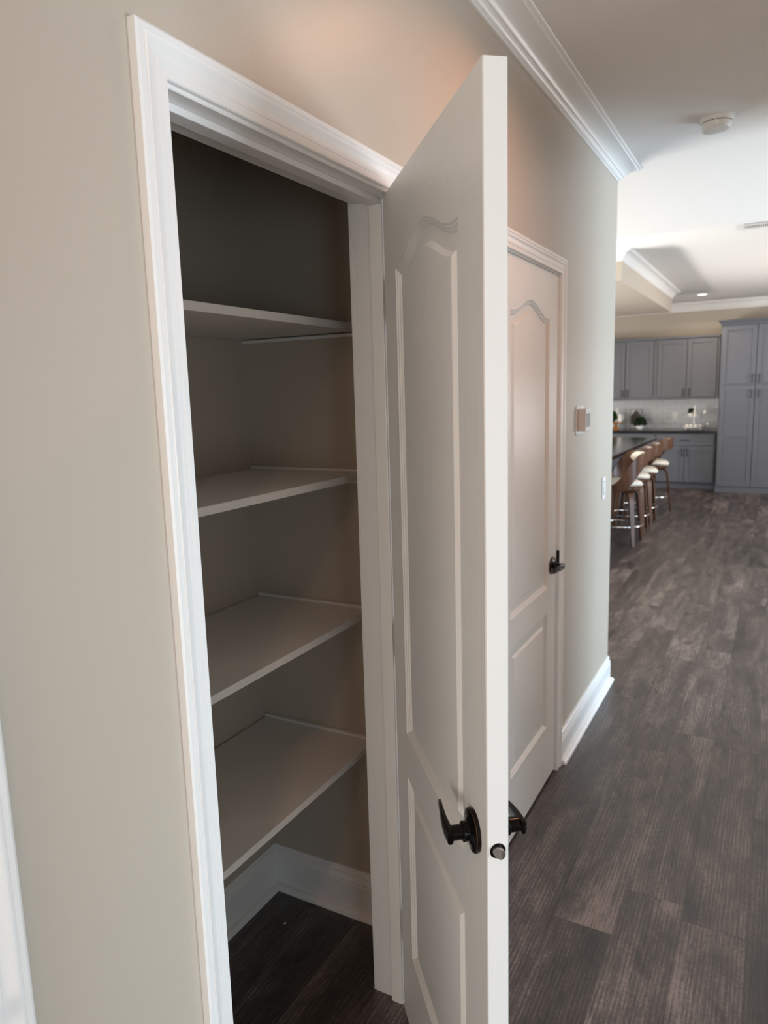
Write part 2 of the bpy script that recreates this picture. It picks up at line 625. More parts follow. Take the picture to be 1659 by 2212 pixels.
CROWN = [(0, -0.070), (0.006, -0.070), (0.0075, -0.0635), (0.0115, -0.0620), (0.0160, -0.0570), (0.0200, -0.0500), (0.0215, -0.0455),
         (0.0265, -0.0450), (0.030, -0.0385), (0.037, -0.0300), (0.047, -0.0225), (0.059, -0.0165), (0.072, -0.0125), (0.0845, -0.0105),
         (0.0865, -0.0060), (0.094, -0.0050), (0.098, -0.0030), (0.1005, 0.0), (0, 0.0)]


def crown(name, path, side, z, label, fa=1.0, fb=1.0, parts=('run', 'run')):
    root = struct(empty(name, (path[0][0], path[0][1], z)), label, 'crown moulding')
    org = Vector(path[0])
    pr = [(a * fa, b * fb) for a, b in CROWN]
    for bmx in sweep(path, pr, side, lambda p, b: (p.x - org.x, p.y - org.y, b)):
        from_bm('moulding', bmx, M_trim, root, angle=28)
    return root


crown('trim_4', [(-4.0, 0), (XC, 0), (XC, 5.0)], -1, ZC, 'white crown moulding along the hall wall, mitred at the corner')
crown('trim_5', [(SX0, 3.2), (SX0, SY), (SX1, SY), (SX1, 3.2)], -1, ZK, 'white crown moulding around the dropped ceiling box', 1.06, 1.43)
crown('trim_6', [(XW, -4.0), (XW, 5.0)], 1, ZK, 'pale crown moulding on the kitchen wall above the tall cabinet', 1.0, 1.95)

BASE = [(0, 0), (0.0145, 0), (0.0145, 0.1020), (0.0128, 0.1035), (0.0128, 0.1065), (0.0140, 0.1085), (0.0135, 0.1140), (0.0105, 0.1200), (0.0080, 0.1250),
        (0.0080, 0.1285), (0.0100, 0.1300), (0.0095, 0.1350), (0.0065, 0.1385), (0.0062, 0.1440), (0.0045, 0.1473), (0, 0.1473)]
QR = [(0.0145, 0.0), (0.0335, 0.0)] + [(0.0145 + 0.019 * cos(t), 0.019 * sin(t)) for t in [radians(a) for a in (15, 30, 45, 60, 75, 90)]]


def baseboard(name, path, side, label, qr_ext=0.0):
    root = struct(empty(name, (path[0][0], path[0][1], 0)), label, 'baseboard')
    org = Vector(path[0])
    for bmx in sweep(path, BASE, side, lambda p, b: (p.x - org.x, p.y - org.y, b)):
        from_bm('board', bmx, M_trim, root, angle=28)
    for bmx in sweep(path, QR, side, lambda p, b: (p.x - org.x, p.y - org.y, b)):
        from_bm('quarter_round', bmx, M_trim, root, angle=40)
    return root


baseboard('baseboard_left', [(X2B + 0.006 + CW, 0), (XC, 0), (XC, 5.0)], -1, 'white baseboard with quarter round at the hall corner')
baseboard('baseboard_pantry', [(XA - J - 0.22, CD), (CB, CD), (CB, T)], -1, 'white baseboard in the pantry corner below the shelves')
baseboard('baseboard_middle', [(XB + 0.006 + CW, 0), (X2A - 0.006 - CW, 0)], -1, 'white baseboard between the two doors')
baseboard('baseboard_near', [(X3B + 0.006 + CW, 0), (XA - 0.006 - CW, 0)], -1, 'white baseboard below the near strip of hall wall')
baseboard('baseboard_right', [(XW, -4.0), (XW, -1.0)], 1, 'white baseboard on the kitchen wall')


# ------------------------------------------------------------------ doors
DW, DT, DZ0, DZ1 = 0.6825, 0.035, 0.012, 2.044


def panel_ring(x0, x1, z0, z1, arch, d):
    """the panel outline moved inwards by d"""
    pts = [Vector((x0 + d, z0 + d)), Vector((x1 - d, z0 + d))]
    if not arch:
        return pts + [Vector((x1 - d, z1 - d)), Vector((x0 + d, z1 - d))]
    n = 36
    for i in range(n + 1):
        x = (x1 - d) + (x0 - x1 + 2 * d) * i / n
        u = ((x1 - x) / (x1 - x0) - 0.06) / 0.88
        inside = 0 < u < 1
        c = 0.5 - 0.5 * cos(2 * pi * u) if inside else 0
        sl = arch * pi * sin(2 * pi * u) / (0.88 * (x1 - x0)) if inside else 0
        pts.append(Vector((x, z1 + arch * c - d * math.sqrt(1 + sl * sl))))
    return pts


PROFILE = [(0.0, 0.0), (0.0030, 0.0032), (0.0060, 0.0036), (0.0080, 0.0066), (0.0110, 0.0070), (0.0145, 0.0104), (0.0400, 0.0104), (0.0485, 0.0036), (0.0510, 0.0030)]


def door_mesh():
    bm = bmesh.new()
    panels = [(0.115, 0.5655, 0.838, 1.873, 0.048), (0.115, 0.5655, 0.250, 0.731, 0)]
    E = 0.0015
    rects = {}
    for sgn, y in ((-1, -DT), (1, 0.0)):
        rect = [bm.verts.new((x, y, z)) for x, z in ((E, DZ0), (DW - E, DZ0), (DW - E, DZ1), (E, DZ1))]
        rects[sgn] = rect
        edges = [bm.edges.new((rect[i], rect[(i + 1) % 4])) for i in range(4)]
        for pts in panels:
            prev = None
            for k, (d, dep) in enumerate(PROFILE):
                ring = [bm.verts.new((p.x, y - sgn * dep, p.y)) for p in panel_ring(*pts, d)]
                if k == 0:
                    edges += [bm.edges.new((ring[i], ring[(i + 1) % len(ring)])) for i in range(len(ring))]
                else:
                    for i in range(len(ring)):
                        j = (i + 1) % len(ring)
                        bm.faces.new((prev[i], prev[j], ring[j], ring[i]))
                prev = ring
            ed = [bm.edges.get((prev[i], prev[(i + 1) % len(prev)])) for i in range(len(prev))]
            bmesh.ops.triangle_fill(bm, edges=ed, use_beauty=True)
        bmesh.ops.triangle_fill(bm, edges=edges, use_beauty=True)
    # the four edges, with a small arris
    a, b = rects[-1], rects[1]
    arr = []
    for dy, src in ((E, a), (-E, b)):
        arr.append([bm.verts.new((0 if v.co.x < 0.3 else DW, v.co.y + dy, v.co.z)) for v in src])
    for i in range(4):
        j = (i + 1) % 4
        for p, q in ((a, arr[0]), (arr[0], arr[1]), (arr[1], b)):
            bm.faces.new((p[i], p[j], q[j], q[i]))
    bmesh.ops.recalc_face_normals(bm, faces=bm.faces[:])
    me = bpy.data.meshes.new('door')
    bm.to_mesh(me)
    bm.free()
    me.materials.append(M_door)
    for p in me.polygons:
        p.use_smooth = True
    me.set_sharp_from_angle(angle=radians(22))
    return me


DOOR_ME = door_mesh()
ZL = 0.9168
SH = DW - 0.060               # handle axis


def lever_set(door, face, toward):
    """face: -1 for the y=-DT side, +1 for the y=0 side; toward: x direction of the lever"""
    y = -DT if face < 0 else 0.0
    root = bpy.data.objects.new('door_handle', None)
    root.empty_display_size = 0.05
    COL.objects.link(root)
    root.parent = door
    root.location = (SH, y, ZL)
    rot = Matrix.Rotation(radians(90 if face < 0 else -90), 4, 'X')
    bm = bmesh.new()
    lathe(bm, [(0.0, 0.0), (0.0348, 0.0), (0.0348, 0.0052), (0.0338, 0.0064)], 48, rot, cap=False)
    lathe(bm, [(0.0332, 0.0068), (0.0300, 0.0076), (0.0220, 0.0092), (0.0165, 0.0125), (0.0158, 0.0165), (0.0165, 0.0175),
               (0.0162, 0.0205), (0.0145, 0.0220), (0.0, 0.0220)], 48, rot, cap=False)
    from_bm('rosette', bm, M_bronze, root, angle=35)
    bm = bmesh.new()
    lathe(bm, [(0.0338, 0.0062), (0.0340, 0.0069), (0.0330, 0.0071), (0.0326, 0.0064)], 48, rot, cap=False)
    c = from_bm('copper_rim', bm, M_copper, root, angle=35)
    c['label'] = 'worn copper coloured rim line'
    bm = bmesh.new()
    lathe(bm, [(0.0, 0.0215), (0.0122, 0.0215), (0.0122, 0.0400), (0.0, 0.0400)], 32, rot, cap=False)
    n = face
    # blade: sections along the lever; u toward hinge, v outwards, half thickness, half height, z
    secs = [(-0.0130, 0.0462, 0.0020, 0.0075, -0.0005), (-0.0125, 0.0440, 0.0050, 0.0114, -0.0005), (-0.006, 0.0432, 0.0058, 0.0125, 0.0),
            (0.004, 0.0430, 0.0060, 0.0127, 0.0), (0.014, 0.0430, 0.0058, 0.0125, 0.0), (0.030, 0.0424, 0.0050, 0.0120, 0.0005), (0.046, 0.0406, 0.0043, 0.0112, 0.0005),
            (0.062, 0.0382, 0.0036, 0.0102, 0.000), (0.078, 0.0356, 0.0031, 0.0092, -0.001), (0.091, 0.0338, 0.0028, 0.0080, -0.002), (0.0935, 0.0334, 0.0015, 0.0055, -0.002)]
    rings = []
    for u, v, ht, hh, zz in secs:
        ring = []
        for k in range(16):
            th = 2 * pi * k / 16
            ct, st = cos(th), sin(th)
            e = 0.55
            q1 = math.copysign(abs(ct) ** e, ct)
            q2 = math.copysign(abs(st) ** e, st)
            ring.append(bm.verts.new((toward * u, n * (v + q1 * ht), zz + q2 * hh)))
        rings.append(ring)
    for r0, r1 in zip(rings, rings[1:]):
        for k in range(16):
            bm.faces.new((r0[k], r0[(k + 1) % 16], r1[(k + 1) % 16], r1[k]))
    bm.faces.new(rings[0])
    bm.faces.new(rings[-1])
    from_bm('lever', bm, M_bronze, root, angle=40)
    return root


def hinges(door):
    for z in (0.24, 1.02, 1.82):
        bm = bmesh.new()
        lathe(bm, [(0.0, z - 0.046), (0.004, z - 0.046), (0.0058, z - 0.044), (0.0058, z + 0.044), (0.004, z + 0.046), (0.0, z + 0.046)], 14, Matrix.Translation((-0.004, 0.0045, 0)), cap=False)
        bx(bm, -0.0015, 0.0, -0.030, 0.002, z - 0.044, z + 0.044)
        from_bm('hinge', bm, M_bronze, door, angle=40)


def latch(door):
    root = bpy.data.objects.new('latch', None)
    COL.objects.link(root)
    root.parent = door
    root.location = (DW, -DT / 2, ZL)
    rot = Matrix.Rotation(radians(90), 4, 'Y')
    bm = bmesh.new()
    lathe(bm, [(0.0124, -0.002), (0.0124, 0.0006), (0.0112, 0.0009), (0.0108, 0.0004), (0.0, 0.0004)], 32, rot, cap=False)
    from_bm('latch_collar', bm, M_bronze, root, angle=40)
    bm = bmesh.new()
    lathe(bm, [(0.0086, -0.0055), (0.0086, 0.0115), (0.0080, 0.0122), (0.0, 0.0122)], 28, rot, cap=False)
    # slanted strike face on the side that meets the jamb first
    bmesh.ops.bisect_plane(bm, geom=bm.verts[:] + bm.edges[:] + bm.faces[:], plane_co=(0.0065, -0.0035, 0), plane_no=(0.70, -0.71, 0), clear_outer=True)
    ed = [e for e in bm.edges if e.is_boundary and all(v.co.x > -0.003 for v in e.verts)]
    bmesh.ops.triangle_fill(bm, edges=ed, use_beauty=True)
    b = from_bm('latch_bolt', bm, M_nickel, root, angle=35)
    b['label'] = 'satin nickel spring bolt'


XH, YH, AL = 1.5038, -0.0061, 0.6894
door1 = link_mesh('door_1', DOOR_ME, None)
door1.location = (XH, YH, 0)
door1.rotation_euler = (0, 0, pi + AL)
struct(door1, 'white two panel arch top door standing open in front of the pantry', 'door')
lever_set(door1, -1, -1)
lever_set(door1, 1, -1)
hinges(door1)
latch(door1)

door2 = link_mesh('door_2', DOOR_ME, None)
door2.location = (X2A + 0.003, DT + 0.002, 0)
struct(door2, 'closed white two panel arch top door past the pantry', 'door')
lever_set(door2, -1, -1)
box('strike_plate', DW + 0.0032, DW + 0.0115, -DT - 0.012, -DT - 0.0005, ZL - 0.008, ZL + 0.050, M_bronze, door2, 0.001, 1)

door3 = link_mesh('door_3', DOOR_ME, None)
door3.location = (X3A + 0.003, DT + 0.002, 0)
struct(door3, 'closed white panel door at the near end of the hall', 'door')
lever_set(door3, -1, -1)

# ------------------------------------------------------------------ pantry shelves
YF = 0.2359
shelf_words = {1.8041: 'topmost white pantry shelf, seen from below near the dark pantry ceiling',
               1.4013: 'second white pantry shelf from the top, nearly at eye level',
               1.0041: 'third white pantry shelf from the top, its upper face in view',
               0.6009: 'lowest white pantry shelf above the baseboard and dark floor'}
for z, lab in shelf_words.items():
    sh = empty('pantry_shelf', (0, 0, z))
    tag(sh, lab, 'shelf', 'pantry shelves')
    box('shelf_board', CL + 0.001, CB - 0.006, YF + 0.0, CD - 0.004, -0.019, 0, M_shelf, sh, 0.001, 1)
    box('cleat', CB - 0.019, CB - 0.0005, YF + 0.012, CD - 0.001, -0.032, -0.0225, M_shelf, sh, 0.001, 1)
    box('edge_strip', CB - 0.0145, CB - 0.0005, YF + 0.004, CD - 0.002, 0.0002, 0.0085, M_shelf, sh, 0.001, 1)
tag(box('paint_chip', 1.595, 1.603, 0.494, 0.500, 0.0, 0.003, M_speck, bev=0.001), 'tiny pale chip lying on the dark pantry floor', 'chip')

# ------------------------------------------------------------------ wall devices, ceiling devices
t = tag(empty('thermostat', (3.205, 0, 1.478)), 'white thermostat on a wall plate between the second door and the hall corner', 'thermostat')
box('wall_plate', -0.066, 0.066, -0.0045, 0, -0.062, 0.062, M_plastic, t, 0.0042, 2)
box('thermostat_body', -0.045, 0.045, -0.036, -0.0045, -0.047, 0.049, M_warmplastic, t, 0.004, 2)
box('front_cover', -0.0445, 0.0445, -0.0395, -0.036, -0.0465, 0.0485, M_plastic, t, 0.0015, 1)
box('screen', -0.036, 0.036, -0.0402, -0.0394, -0.030, 0.030, M_screen, t)
box('badge', -0.012, 0.012, -0.0402, -0.0394, 0.037, 0.0395, M_pull, t)

t = tag(empty('light_switch', (3.725, 0, 1.112)), 'white paddle light switch on the wall near the hall corner', 'light switch')
box('switch_plate', -0.035, 0.035, -0.0055, 0, -0.057, 0.057, M_plastic, t, 0.002, 2)
box('paddle_surround', -0.0175, 0.0175, -0.0062, -0.0050, -0.034, 0.034, M_screen, t)
bm = bmesh.new()
bx(bm, -0.0155, 0.0155, -0.0105, -0.0055, -0.032, 0.032, 0.001, 1)
for v in bm.verts:
    if v.co.y < -0.008:
        v.co.y += 0.004 * (0.5 + v.co.z / 0.064)
from_bm('paddle', bm, M_plastic, t)

t = tag(empty('smoke_detector', (3.465, -0.483, ZC)), 'white round smoke detector on the hall ceiling', 'smoke detector')
bm = bmesh.new()
lathe(bm, [(0.0, 0), (0.0690, 0), (0.0700, -0.002), (0.0690, -0.0045), (0.0650, -0.0055), (0.0645, -0.008), (0.0610, -0.0165), (0.0590, -0.0175), (0.0, -0.0175)], 48, cap=False)
from_bm('mounting_base', bm, M_plastic, t, angle=35)
bm = bmesh.new()
lathe(bm, [(0.0560, -0.0170), (0.0560, -0.0205)], 48, cap=True)
from_bm('vent_gap', bm, M_black, t)
bm = bmesh.new()
lathe(bm, [(0.0590, -0.0205), (0.0585, -0.023), (0.0550, -0.038), (0.0500, -0.0455), (0.0420, -0.0480), (0.0, -0.0480)], 48, cap=False)
for v in bm.verts:            # the cover is deeper on its sounder side
    if v.co.z < -0.03:
        v.co.z -= 0.10 * (v.co.y - v.co.x * 0.3) * (1 if v.co.y > -0.02 else 0.6)
bx(bm, -0.0640, -0.0560, -0.004, 0.004, -0.0215, -0.0160)
from_bm('cover', bm, M_plastic, t, angle=35)
bm = bmesh.new()
lathe(bm, [(0.0, -0.0005), (0.002, -0.0005), (0.002, 0.0)], 12, Matrix.Translation((-0.0535, 0.004, -0.0385)), cap=False)
bmesh.ops.create_uvsphere(bm, u_segments=10, v_segments=6, radius=0.0024, matrix=Matrix.Translation((-0.0525, 0.004, -0.0400)))
from_bm('indicator', bm, M_black, t)

t = tag(empty('ceiling_vent', (6.94, -0.68, ZK)), 'white ceiling vent grille with two rows of slots', 'vent')
bm = bmesh.new()
for a in ((-0.19, -0.15, -0.30, 0.30), (0.15, 0.19, -0.30, 0.30), (-0.012, 0.012, -0.25, 0.25), (-0.15, 0.15, -0.30, -0.25), (-0.15, 0.15, 0.25, 0.30)):
    bx(bm, a[0], a[1], a[2], a[3], -0.008, 0, 0.001, 1)
from_bm('frame', bm, M_plastic, t)
bm = bmesh.new()
for k in range(32):
    y = -0.25 + (k + 0.5) * 0.5 / 32
    bx(bm, -0.15, -0.012, y - 0.0042, y + 0.0042, -0.006, -0.001)
    bx(bm, 0.012, 0.15, y - 0.0042, y + 0.0042, -0.006, -0.001)
sl = from_bm('slat', bm, M_plastic, t)
sl['kind'] = 'stuff'
box('duct_backing', -0.15, 0.15, -0.25, 0.25, -0.0008, -0.0001, M_black, t)


def can_light(x, y, z, label, power, col, lens_r=0.062, spread=150):
    t = tag(empty('downlight', (x, y, z)), label, 'ceiling light', 'recessed downlights')
    bm = bmesh.new()
    lathe(bm, [(0.062, -0.0005), (0.064, -0.004), (0.080, -0.004), (0.084, -0.0005)], 40, cap=False)
    from_bm('trim_ring', bm, M_plastic, t, angle=40)
    bm = bmesh.new()
    lathe(bm, [(0.0, -0.001), (lens_r, -0.001), (lens_r, -0.002), (0.0, -0.0025)], 40, cap=False)
    from_bm('lens', bm, M_lens, t)
    l = bpy.data.lights.new('downlight_lamp', 'AREA')
    l.shape = 'DISK'
    l.size = 2 * lens_r
    l.energy = power
    l.color = col
    l.spread = radians(spread)
    o = bpy.data.objects.new('downlight_lamp', l)
    COL.objects.link(o)
    o.parent = t
    o.location = (0, 0, -0.006)
    return t


WARM = (1.0, 0.44, 0.24)
can_light(1.97, -0.50, ZC, 'warm downlight in the hall ceiling above the open pantry door', 5.2, WARM)
can_light(-0.25, -0.60, ZC, 'warm downlight in the hall ceiling behind the viewer', 4, WARM)
can_light(11.76, 0.315, ZK, 'lit round downlight in the kitchen ceiling above the counter', 12, (1, 0.8, 0.6))
can_light(11.76, -1.5, ZK, 'lit round downlight in the kitchen ceiling before the tall cabinet', 12, (1, 0.8, 0.6))


# ------------------------------------------------------------------ kitchen cabinets
def shaker_bm(y0, y1, z0, z1, xf, mid=None, rail=0.062, th=0.020):
    """door or drawer front facing -x, front face at xf"""
    bm = bmesh.new()
    bx(bm, xf, xf + th, y0, y0 + rail, z0, z1, 0.0012, 1)
    bx(bm, xf, xf + th, y1 - rail, y1, z0, z1, 0.0012, 1)
    bx(bm, xf, xf + th, y0 + rail, y1 - rail, z0, z0 + rail)
    bx(bm, xf, xf + th, y0 + rail, y1 - rail, z1 - rail, z1)
    if mid is not None:
        bx(bm, xf, xf + th, y0 + rail, y1 - rail, mid - rail / 2, mid + rail / 2)
    bx(bm, xf + 0.009, xf + th, y0 + rail - 0.002, y1 - rail + 0.002, z0 + rail - 0.002, z1 - rail + 0.002)
    return bm


def pull(parent, y, z, xf, vert=True, L=0.10):
    bm = bmesh.new()
    if vert:
        bx(bm, xf - 0.030, xf - 0.020, y - 0.006, y + 0.006, z - L / 2 - 0.012, z + L / 2 + 0.012, 0.002, 1)
        for s in (-1, 1):
            bx(bm, xf - 0.022, xf, y - 0.005, y + 0.005, z + s * L / 2 - 0.005, z + s * L / 2 + 0.005)
    else:
        bx(bm, xf - 0.030, xf - 0.020, y - L / 2 - 0.012, y + L / 2 + 0.012, z - 0.006, z + 0.006, 0.002, 1)
        for s in (-1, 1):
            bx(bm, xf - 0.022, xf, y + s * L / 2 - 0.005, y + s * L / 2 + 0.005, z - 0.005, z + 0.005)
    from_bm('handle', bm, M_pull, parent)


XU, XBF, XT = 12.46, 12.17, 11.90
# upper cabinets
for (ya, yb, lab) in ((0.098, 1.030, 'grey double door wall cabinet beside the tall cabinet'),
                      (1.032, 1.966, 'grey double door wall cabinet partly hidden behind the hall corner')):
    c = tag(empty('wall_cabinet', (0, 0, 0)), lab, 'cabinet', 'grey wall cabinets')
    box('body', XU + 0.021, XW - 0.001, ya, yb, 1.400, 2.360, M_cab, c)
    m_ = (ya + yb) / 2
    for a, b, hy in ((ya + 0.036, m_ - 0.006, m_ - 0.042), (m_ + 0.006, yb - 0.036, m_ + 0.042)):
        d = from_bm('door', shaker_bm(a, b, 1.432, 2.330, XU), M_cab, c)
        pull(d, hy, 1.505, XU)
    box('cornice', XU - 0.004, XW - 0.001, ya, yb, 2.345, 2.378, M_cab, c, 0.004, 1)

# tall cabinet
c = tag(empty('tall_cabinet', (0, 0, 0)), 'tall grey pantry cabinet with four shaker doors reaching near the ceiling', 'cabinet')
box('body', XT + 0.021, XW - 0.001, -0.905, 0.048, 0.0, 2.470, M_cab, c)
for a, b, hy in ((-0.890, -0.436, -0.476), (-0.426, 0.030, -0.386)):
    d = from_bm('door', shaker_bm(a, b, 1.622, 2.452, XT), M_cab, c)
    pull(d, hy, 1.690, XT)
    d = from_bm('door', shaker_bm(a, b, 0.100, 1.590, XT, mid=0.86), M_cab, c)
    pull(d, hy, 1.470, XT)
bm = bmesh.new()
prof = [(0.0, 2.465), (0.006, 2.465), (0.012, 2.485), (0.045, 2.520), (0.052, 2.533), (0, 2.533)]
org = Vector((0, 0))
for bmx in sweep([(XW - 0.002, 0.048), (XT + 0.021, 0.048), (XT + 0.021, -0.905), (XW - 0.002, -0.905)], prof, -1, lambda p, b: (p.x, p.y, b)):
    me_ = bpy.data.meshes.new('tmp')
    bmx.to_mesh(me_)
    bmx.free()
    bm.from_mesh(me_)
    bpy.data.meshes.remove(me_)
from_bm('cornice', bm, M_cab, c)

# base cabinets
for (ya, yb, lab) in ((0.082, 0.960, 'grey base cabinet with one drawer over two doors beside the tall cabinet'),
                      (0.962, 1.840, 'grey base cabinet mostly hidden behind the island end')):
    c = tag(empty('base_cabinet', (0, 0, 0)), lab, 'cabinet', 'grey base cabinets')
    bm = bmesh.new()
    bx(bm, XBF + 0.021, XW - 0.001, ya, yb, 0.10, 0.876)
    bx(bm, XBF + 0.085, XW - 0.001, ya, yb, 0.0, 0.10)
    from_bm('body', bm, M_cab, c)
    m_ = (ya + yb) / 2
    d = from_bm('drawer', shaker_bm(ya + 0.02, yb - 0.02, 0.690, 0.850, XBF, rail=0.04), M_cab, c)
    pull(d, m_, 0.772, XBF, False, 0.12)
    for a, b, hy in ((ya + 0.02, m_ - 0.003, m_ - 0.036), (m_ + 0.003, yb - 0.02, m_ + 0.036)):
        d = from_bm('door', shaker_bm(a, b, 0.112, 0.662, XBF), M_cab, c)
        pull(d, hy, 0.575, XBF)
tag(box('worktop', XBF - 0.025, XW - 0.001, 0.052, 3.0, 0.8765, 0.916, M_counter, None, 0.003, 2), 'black stone worktop along the kitchen wall', 'worktop')

# backsplash of single tiles
bs = struct(box('backsplash', XW - 0.006, XW - 0.0005, 0.050, 2.6, 0.917, 1.399, M_grout), 'pale grey tiled backsplash between worktop and wall cabinets', 'backsplash')
tile_me = None
TW, TH = 0.198, 0.0775
for r in range(6):
    y = 0.054 - (r % 2) * TW / 2
    while y < 2.55:
        a, b = max(y, 0.052), min(y + TW - 0.003, 2.59)
        if b - a > 0.02:
            z0 = 0.9195 + r * 0.0795
            full = abs((b - a) - (TW - 0.003)) < 1e-6
            if full and tile_me:
                o = bpy.data.objects.new('tile', tile_me)
                COL.objects.link(o)
                o.parent = bs
                o.location = (0, a, z0)
            else:
                o = box('tile', XW - 0.0115, XW - 0.0055, 0, b - a, 0, TH, M_tile, bs, 0.0012, 1)
                o.location = (0, a, z0)
                if full:
                    tile_me = o.data
        y += TW
t = tag(empty('wall_outlet', (XW - 0.0115, 0.748, 1.125)), 'white outlet plate on the tiled backsplash', 'outlet')
box('outlet_plate', -0.006, 0, -0.040, 0.040, -0.062, 0.062, M_plastic, t, 0.002, 1)
box('socket', -0.0075, -0.005, -0.017, 0.017, 0.008, 0.036, M_ceramic, t, 0.001, 1)
box('socket', -0.0075, -0.005, -0.017, 0.017, -0.036, -0.008, M_ceramic, t, 0.001, 1)

# island
IY = 0.715
c = tag(empty('kitchen_island', (8.6, 1.45, 0)), 'grey island base behind the row of stools', 'island')
box('body', -1.85, 1.85, -0.42, 0.50, 0.10, 0.876, M_cab, c, 0.002, 1)
box('plinth', -1.80, 1.80, -0.37, 0.45, 0.0, 0.10, M_cab, c)
for i in range(5):
    a = -1.83 + i * 0.734
    bmx = bmesh.new()
    for (u0, u1, z0, z1) in ((a, a + 0.06, 0.12, 0.86), (a + 0.664, a + 0.724, 0.12, 0.86), (a + 0.06, a + 0.664, 0.12, 0.18), (a + 0.06, a + 0.664, 0.80, 0.86)):
        bx(bmx, u0, u1, -0.434, -0.4205, z0, z1)
    from_bm('back_panel', bmx, M_cab, c)
tag(box('island_worktop', 6.6, 10.62, IY, 2.0, 0.8765, 0.916, M_counter, None, 0.004, 2), 'glossy black stone island top above the stools', 'worktop')


# ------------------------------------------------------------------ counter stools
def sstep(x):
    x = max(0.0, min(1.0, x))
    return x * x * (3 - 2 * x)


def make_stool():
    root = empty('counter_stool')
    # seat cushion
    bm = bmesh.new()
    lathe(bm, [(0.0, 0.612), (0.185, 0.612), (0.203, 0.618), (0.212, 0.635), (0.208, 0.652), (0.192, 0.664), (0.15, 0.670), (0.08, 0.667), (0.0, 0.665)], 40, cap=False)
    for v in bm.verts:
        v.co.y *= 1.02
        v.co.z -= 1.6 * max(0, -v.co.y - 0.09) ** 2 - 0.15 * max(0, v.co.y) ** 2
    seat = from_bm('seat', bm, M_leather, root, smooth=True)
    # ply shell under the cushion
    bm = bmesh.new()
    lathe(bm, [(0.0, 0.552), (0.12, 0.552), (0.175, 0.558), (0.196, 0.575), (0.202, 0.6115), (0.0, 0.6115)], 40, cap=False)
    from_bm('seat_shell', bm, M_walnut, root, angle=40)
    # wrap-round back: high behind (-y), arms swooping down to the front of the seat
    bm = bmesh.new()
    N = 48
    lim = radians(138)
    rows = []
    for i in range(N + 1):
        th = -lim + 2 * lim * i / N
        k = abs(math.degrees(th))
        top = 0.950 - 0.325 * sstep((k - 52) / 80)
        bot = 0.812 - 0.255 * sstep((k - 36) / 70)
        r0 = 0.262 - 0.048 * sstep((k - 60) / 75)
        dirx, diry = sin(th), -cos(th)
        ring = []
        for (zz, rr) in ((bot, r0 - 0.012), (top, r0), (top, r0 - 0.016), (bot, r0 - 0.028)):
            ring.append(bm.verts.new((dirx * rr, diry * rr, zz)))
        rows.append(ring)
    for a, b in zip(rows, rows[1:]):
        for j in range(4):
            bm.faces.new((a[j], a[(j + 1) % 4], b[(j + 1) % 4], b[j]))
    bm.faces.new(rows[0])
    bm.faces.new(rows[-1])
    from_bm('backrest', bm, M_walnut, root, angle=40)
    # padded inside of the backrest
    bm = bmesh.new()
    rows = []
    lim2 = radians(56)
    for i in range(21):
        th = -lim2 + 2 * lim2 * i / 20
        e = abs(i - 10) / 10
        sh = 1 - e ** 6
        dirx, diry = sin(th), -cos(th)
        ring = []
        for k in range(12):
            a = 2 * pi * k / 12
            zz = 0.884 + 0.062 * sh * sin(a) + 0.0
            rr = 0.236 - 0.020 * sh * (0.5 + 0.5 * cos(a)) * 1.4
            ring.append(bm.verts.new((dirx * rr, diry * rr, zz)))
        rows.append(ring)
    for a, b in zip(rows, rows[1:]):
        for j in range(12):
            bm.faces.new((a[j], a[(j + 1) % 12], b[(j + 1) % 12], b[j]))
    bm.faces.new(rows[0])
    bm.faces.new(rows[-1])
    from_bm('back_pad', bm, M_leather, root, smooth=True)
    # legs: bent ply, flat section
    for q in range(4):
        an = radians(45 + 90 * q)
        d = Vector((cos(an), sin(an), 0))
        side = Vector((-sin(an), cos(an), 0))
        bm = bmesh.new()
        line = [(0.02, 0.548), (0.10, 0.548), (0.150, 0.543), (0.178, 0.528), (0.192, 0.500), (0.200, 0.45), (0.222, 0.25), (0.250, 0.0)]
        wid = [0.030, 0.030, 0.030, 0.029, 0.028, 0.027, 0.023, 0.016]
        prev = None
        for i, (r, z) in enumerate(line):
            a = line[max(i - 1, 0)]
            b = line[min(i + 1, len(line) - 1)]
            tv = Vector((b[0] - a[0], b[1] - a[1])).normalized()
            nv = Vector((tv.y, -tv.x)) * 0.010
            ring = []
            for (s1, s2) in ((1, 1), (1, -1), (-1, -1), (-1, 1)):
                P = d * (r + nv.x * s1) + Vector((0, 0, max(0.0, z + nv.y * s1) if i == len(line) - 1 else z + nv.y * s1)) + side * wid[i] * s2
                if i == len(line) - 1:
                    P.z = 0.0
                ring.append(bm.verts.new(P))
            if prev:
                for j in range(4):
                    bm.faces.new((prev[j], prev[(j + 1) % 4], ring[(j + 1) % 4], ring[j]))
            else:
                bm.faces.new(ring)
            prev = ring
        bm.faces.new(prev)
        from_bm('leg', bm, M_walnut, root, angle=40)
    bm = bmesh.new()
    tube(bm, [(0.222 * cos(2 * pi * i / 40), 0.222 * sin(2 * pi * i / 40), 0.195) for i in range(40)], 0.0095, 10, closed=True)
    f = from_bm('footrest', bm, M_chrome, root, smooth=True)
    f['label'] = 'chrome ring footrest'
    return root


def place_stool(root, x, y, legs, top, label):
    root.location = (x, y, 0)
    for ch in root.children:
        b = ch.name.split('.')[0]
        ch.rotation_euler = (0, 0, legs if b in ('leg', 'footrest') else top)
    tag(root, label, 'stool', 'counter stools along the island')


